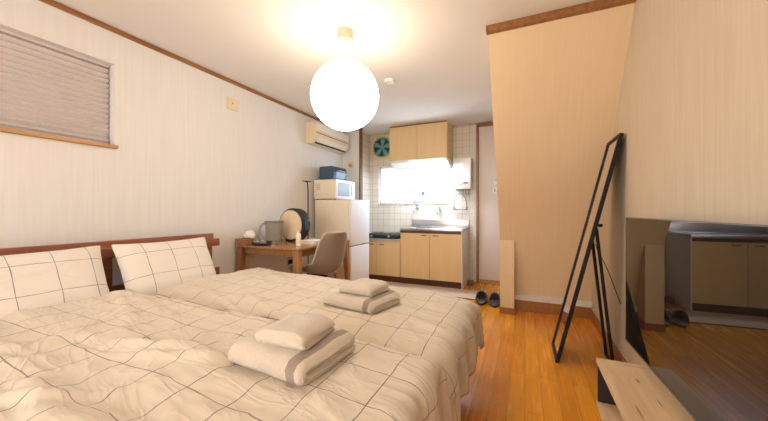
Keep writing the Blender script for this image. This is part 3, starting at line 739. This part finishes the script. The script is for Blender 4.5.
for sx in (-1, 1):
    for sy in (-1, 1): MB().lathe([(0, 0), (.010, 0), (.010, .013), (0, .013)], 10, (sx*.09, sy*.14, 0)).build('foot', 'blackmatt', to)

# ------------------------------------------------------------ kitchen
def handle(parent, x, z, y=-.012):
    MB().rbox(x-.038, x+.038, y-.016, y, z-.008, z+.008, .004).build('handle', 'steel', parent)
def cabinet(name, x0, x1, z1, label, hz, kick=.085, yf=4.217, side=None):
    t = thing(name, label, 'cabinet', ((x0+x1)/2, yf, 0)); hw = (x1-x0)/2; dp = YB-yf-.002
    MB().box(-hw, hw, .018, dp, kick, z1).build('carcass', 'cabinet', t, smooth=False)
    MB().box(-hw+.0, hw-.012, .04, dp, 0, kick).build('kickboard', 'toe', t, smooth=False)
    for s in (-1, 1):
        d = MB().rbox(min(0, s*hw)+.0025, max(0, s*hw)-.0025, 0, .018, kick+.003, z1-.035, .002, 1).build('door', 'cabinet', t)
        MB().rbox(s*.065-.038+s*.02, s*.065+.038+s*.02, -.014, 0, hz-.006, hz+.006, .003).build('handle', 'handle', d)
    if side: MB().box(hw, hw+.012, -.004, dp, 0, z1).build('side_panel', 'coolwhite', t, smooth=False)
    return t
sc_ = cabinet('sink_cabinet', -1.642, -.772, .765, 'pale wood sink cabinet with two doors under the steel worktop', .70, side=True)
MB().box(-.435, .43, -.001, .018, .73, .765).build('top_strip', 'toe', sc_, smooth=False)
st = cabinet('stove_cabinet', -2.394, -1.644, .605, 'lower pale wood cabinet under the black gas stove', .545)
cs = thing('steel_sink_top', 'stainless steel sink worktop with a raised back edge', 'sink', (-1.20, 4.217, .765))
b = MB(); x0, x1, y1 = -.442, .442, .53
b.rbox(x0, x1, -.018, .10, 0, .036, .004).rbox(x0, x1, .42, y1, 0, .036, .004).rbox(x0, x0+.10, .09, .43, 0, .036, .004).rbox(x1-.12, x1, .09, .43, 0, .036, .004)
b.build('worktop', 'steel', cs)
b = MB(); b.box(x0+.09, x1-.11, .09, .43, .002, .006); b.build('basin', 'steel', cs)
MB().rbox(x0, x1, y1-.028, y1, .036, .145, .004).build('back_edge', 'steel', cs)
MB().lathe([(0, .006), (.03, .006), (.032, .010), (0, .010)], 20, (0, .26, 0)).build('drain', 'chrome', cs)
gs = thing('stove_counter', 'thin steel counter on the lower cabinet', 'counter', (-2.019, 4.217, .605))
MB().rbox(-.374, .374, -.012, .53, 0, .026, .003).build('counter_slab', 'steel', gs)
gv = thing('gas_stove', 'low black two-burner stove on the lower kitchen cabinet', 'stove', (-1.98, 4.46, .631))
MB().rbox(-.285, .285, -.21, .21, .008, .060, .01).build('stove_body', 'blackmatt', gv)
for s in (-1, 1):
    MB().lathe([(.085, .060), (.095, .060), (.095, .075), (.085, .075)], 28, (s*.135, .02, 0), closed=True).build('pan_support', 'heaterdark', gv)
    MB().lathe([(0, .060), (.035, .060), (.035, .070), (0, .072)], 20, (s*.135, .02, 0)).build('burner', 'heaterdark', gv)
    MB().lathe([(0, 0), (.018, 0), (.015, .018), (0, .018)], 16, (s*.14, -.21, .034), Matrix.Rotation(pi/2, 3, 'X')).build('knob', 'steel', gv)
for sx in (-1, 1):
    for sy in (-1, 1): MB().lathe([(0, 0), (.012, 0), (.012, .01), (0, .01)], 10, (sx*.25, sy*.17, 0)).build('foot', 'blackmatt', gv)
# upper cabinet and range hood
uc = thing('wall_cabinet', 'pale wood two-door wall cabinet under the kitchen ceiling', 'cabinet', (-1.436, 4.36, 1.80))
MB().box(-.439, .439, .018, .388, 0, .512).build('carcass', 'cabinet', uc, smooth=False)
for s in (-1, 1): MB().rbox(min(0, s*.439)+.003, max(0, s*.439)-.003, 0, .018, .002, .497, .002, 1).build('door', 'cabinet', uc)
MB().box(-.439, .439, -.003, .02, .500, .510).build('top_strip', 'trim', uc, smooth=False)
hd = thing('range_hood_light', 'white under-cabinet light fitting glowing below the wall cabinet', 'light fitting', (-1.436, 4.36, 1.80))
b = MB(); b.prism([(.0, 0), (.388, 0), (.388, -.10), (.22, -.10), (.02, -.045)], .876, 'x', o=-.438); b.build('housing', 'white', hd, bevel=.003)
MB().rbox(-.14, .40, .02, .14, -.088, -.045, .008, 3).build('lit_diffuser', 'tube', hd)
# ventilation fan
vf = thing('ventilation_fan', 'square cream ventilation fan with teal blades at the left of the wall cabinet', 'fan', (-2.165, YB, 2.10))
b = MB(); b.box(-.205, .205, -.02, 0, -.205, -.165).box(-.205, .205, -.02, 0, .165, .205).box(-.205, -.165, -.02, 0, -.165, .165).box(.165, .205, -.02, 0, -.165, .165); b.build('mounting_frame', 'cabinet', vf, bevel=.002)
RXm = Matrix.Rotation(pi/2, 3, 'X')
MB().lathe([(0, .0), (.165, .0), (.165, .004), (0, .004)], 36, (0, -.001, 0), RXm).build('back_plate', 'fandark', vf)
MB().lathe([(.152, .0), (.165, .0), (.17, .03), (.160, .036), (.150, .03)], 40, (0, -.004, 0), RXm, closed=True).build('rim', 'fanring', vf)
for k in range(5):
    a = radians(72*k+12); b = MB(); v = []
    for (r, w, o) in ((.025, .014, .0), (.08, .030, .004), (.125, .038, .006), (.145, .026, .006)):
        for s in (-1, 1):
            p = Vector((r, s*w, 0)); q = Matrix.Rotation(a, 2) @ p.xy; v.append((q.x, -.018-s*w*.18, q.y))
    b._add(v, [(0, 1, 3, 2), (2, 3, 5, 4), (4, 5, 7, 6)]); b.build('blade', 'fanblade', vf, solid=.003)
MB().lathe([(0, .0), (.03, .0), (.027, .026), (0, .03)], 24, (0, -.004, 0), RXm).build('hub', 'fanblade', vf)
# water heater with shower hose
wh = thing('gas_water_heater', 'white gas water heater on the tiled wall right of the kitchen window', 'water heater', (-.835, YB, 1.36))
MB().rbox(-.13, .13, -.15, 0, 0, .46, .015, 4).build('casing', 'white', wh)
MB().rbox(-.035, .035, -.154, -.148, .22, .38, .006).build('front_window', 'tissue', wh)
MB().lathe([(0, 0), (.028, 0), (.024, .022), (0, .024)], 20, (-.035, -.15, .09), RXm).build('dial', 'steel', wh)
MB().rbox(.02, .09, -.153, -.149, .075, .10, .001, 1).build('vent_slot', 'heaterdark', wh)
MB().box(-.09, .11, -.13, -.01, -.012, 0).build('bottom_plate', 'heaterdark', wh)
for x in (.0, .04, .08): MB().tube([(x, -.05, -.012), (x, -.05, -.07), (x, -.004, -.10)], .007, 8).build('pipe', 'chrome', wh)
hp = []
for k in range(21):
    a = pi*k/20; hp.append((-.865-.10*cos(pi-a)*-1*1.0, YB-.10, 1.13+.20*sin(a)))
hp = [(-.965+.19*k/20, YB-.08-.03*sin(pi*k/20), 1.10+.20*math.sqrt(max(0, 1-((k-10)/10)**2))) for k in range(21)]
sh = thing('shower_hose', 'curved chrome hose with two fittings under the water heater', 'hose', (0, 0, 0))
MB().tube(hp, .007, 8).build('hose', 'chrome', sh)
MB().tube([(-.965, YB-.08, 1.10), (-.965, YB-.08, 1.07), (-.94, YB-.03, 1.065), (-.94, YB, 1.065)], .014, 10).build('left_fitting', 'chrome', sh)
MB().tube([(-.775, YB-.08, 1.10), (-.775, YB-.08, 1.07), (-.80, YB-.03, 1.065), (-.80, YB, 1.065)], .014, 10).build('right_fitting', 'chrome', sh)
MB().tube([(-.94, YB-.03, 1.065), (-.80, YB-.03, 1.065)], .008, 8).build('crossbar', 'chrome', sh)
def tap(x, z, label, s=1):
    t = thing('wall_tap', label, 'tap', (x, YB, z), 0, 'chrome taps on the kitchen tiles')
    MB().tube([(0, 0, 0), (0, -.07, 0), (0, -.10, -.01), (0, -.17, -.03), (0, -.18, -.06)], [.013, .013, .011, .010, .010], 12).build('spout', 'chrome', t)
    MB().lathe([(0, 0), (.024, 0), (.022, .008), (0, .009)], 20, (0, 0, 0), RXm).build('wall_flange', 'chrome', t)
    b = MB(); b.tube([(0, -.05, .01), (0, -.05, .04)], .007, 8).tube([(-.028, -.05, .043), (.028, -.05, .043)], .007, 8).tube([(0, -.078, .043), (0, -.022, .043)], .007, 8); b.build('handle', 'chrome', t)
tap(-1.555, 1.085, 'chrome cross-handled tap under the middle of the kitchen window')
tap(-1.19, 1.055, 'chrome cross-handled tap left of the shower hose')
# items on window ledge
sb = thing('soap_bottle', 'slim white pump bottle on the kitchen window ledge', 'bottle', (-1.84, YB+.012, KZ0))
MB().lathe([(0, 0), (.026, 0), (.028, .01), (.028, .09), (.012, .115), (0, .115)], 20).build('body', 'coolwhite', sb)
MB().tube([(0, 0, .115), (0, 0, .155), (-.03, 0, .155)], .006, 8).build('pump', 'heaterdark', sb)
cl = thing('cleaning_tray', 'low pale tray on the left of the kitchen window ledge', 'tray', (-2.05, YB+.015, KZ0))
MB().rbox(-.14, .14, -.025, .025, 0, .008, .003).build('tray_base', 'white', cl)
b = MB(); b.box(-.14, .14, -.027, -.022, .0, .03).box(-.14, .14, .022, .027, 0, .03).box(-.142, -.136, -.027, .027, 0, .03).box(.136, .142, -.027, .027, 0, .03); b.build('tray_rim', 'white', cl)
pp = thing('splash_panel', 'small frosted lilac panel with a dark knob standing in the kitchen window', 'panel', (-1.475, YB+.035, KZ0))
MB().rbox(-.155, .165, -.006, .006, 0, .235, .003).build('sheet', 'lilac', pp)
MB().lathe([(0, 0), (.026, 0), (.02, .02), (0, .022)], 18, (0, -.006, .165), RXm).build('knob', 'navy', pp)
MB().tube([(0, -.012, .165), (0, -.012, .03)], .006, 8).build('stem', 'alum', pp)
# door notes
for (x, z, w, h, lab, kind) in ((-.365, 1.455, .085, .07, 'upper small paper note on the entrance door', 0), (-.375, 1.335, .085, .085, 'lower small paper note with two dark figures on the entrance door', 1)):
    n = thing('paper_note', lab, 'note', (x, YB-.0365, z), 0, 'paper notes on the entrance door')
    MB().box(-w/2, w/2, -.0012, 0, -h/2, h/2).build('sheet', 'paper', n, smooth=False)
    b = MB()
    if kind: 
        b.box(-.022, -.010, -.0018, -.0012, -.02, .022); b.box(.014, .026, -.0018, -.0012, -.03, .008)
    else: b.box(-.025, .025, -.0018, -.0012, .018, .026); b.box(.012, .02, -.0018, -.0012, -.022, .0)
    b.build('printed_mark', 'ink', n, smooth=False)
# floor mat, slippers, small brown block
km = thing('kitchen_mat', 'long pinkish tan mat on the floor in front of the kitchen cabinets', 'mat', (-1.22, 4.0, 0))
MB().rbox(-.72, .70, -.21, .20, 0, .010, .003).build('mat_surface', 'mat', km)
MB().box(-.725, .705, -.216, -.208, 0, .009).build('mat_edging', 'matedge', km)
tag(MB().rbox(-.04, .04, -.03, .03, 0, .075, .012, 3).build('door_stop', 'redbrown', loc=(-.70, 4.50, 0)), 'small brown block on the floor right of the sink cabinet', 'door stop')
def slipper(cx, cy, rz, label):
    t = thing('slipper', label, 'slipper', (cx, cy, 0), rz, 'dark slippers by the stub wall')
    out = []
    for k in range(32):
        a = 2*pi*k/32; y = .135*sin(a); w = .052+.010*sin(a); out.append((w*cos(a)*(1), y))
    MB().prism(out, .018, 'z').build('sole', 'slippersole', t, bevel=.004)
    def up(i, j):
        a = -pi/2*1.05+i*pi*1.05*1 ; u = i*2-1; v = j
        y = -.05+.188*v; w = (.064+.006*v)*math.sqrt(max(0, 1-max(0, (v-.35)/.65)**2.4)); hh = .128*(1-.45*v**1.5)*math.sqrt(max(0.0, 1-max(0, (v-.5)/.5)**2.5))
        th = pi*(i); return Vector((w*cos(th), y, .016+hh*sin(th)**.8))
    b = MB(); b.grid(up, 20, 18); b.build('upper', 'slipper', t, solid=.008)
    MB().prism([(x*.86, y*.94) for x, y in out], .008, 'z', o=.018).build('insole', 'slipper', t, bevel=.002)
slipper(-.450, 3.72, radians(4), 'dark blue grey slipper on the floor, left one of the pair')
slipper(-.300, 3.70, radians(-3), 'dark blue grey slipper on the floor, right one beside the stub wall')
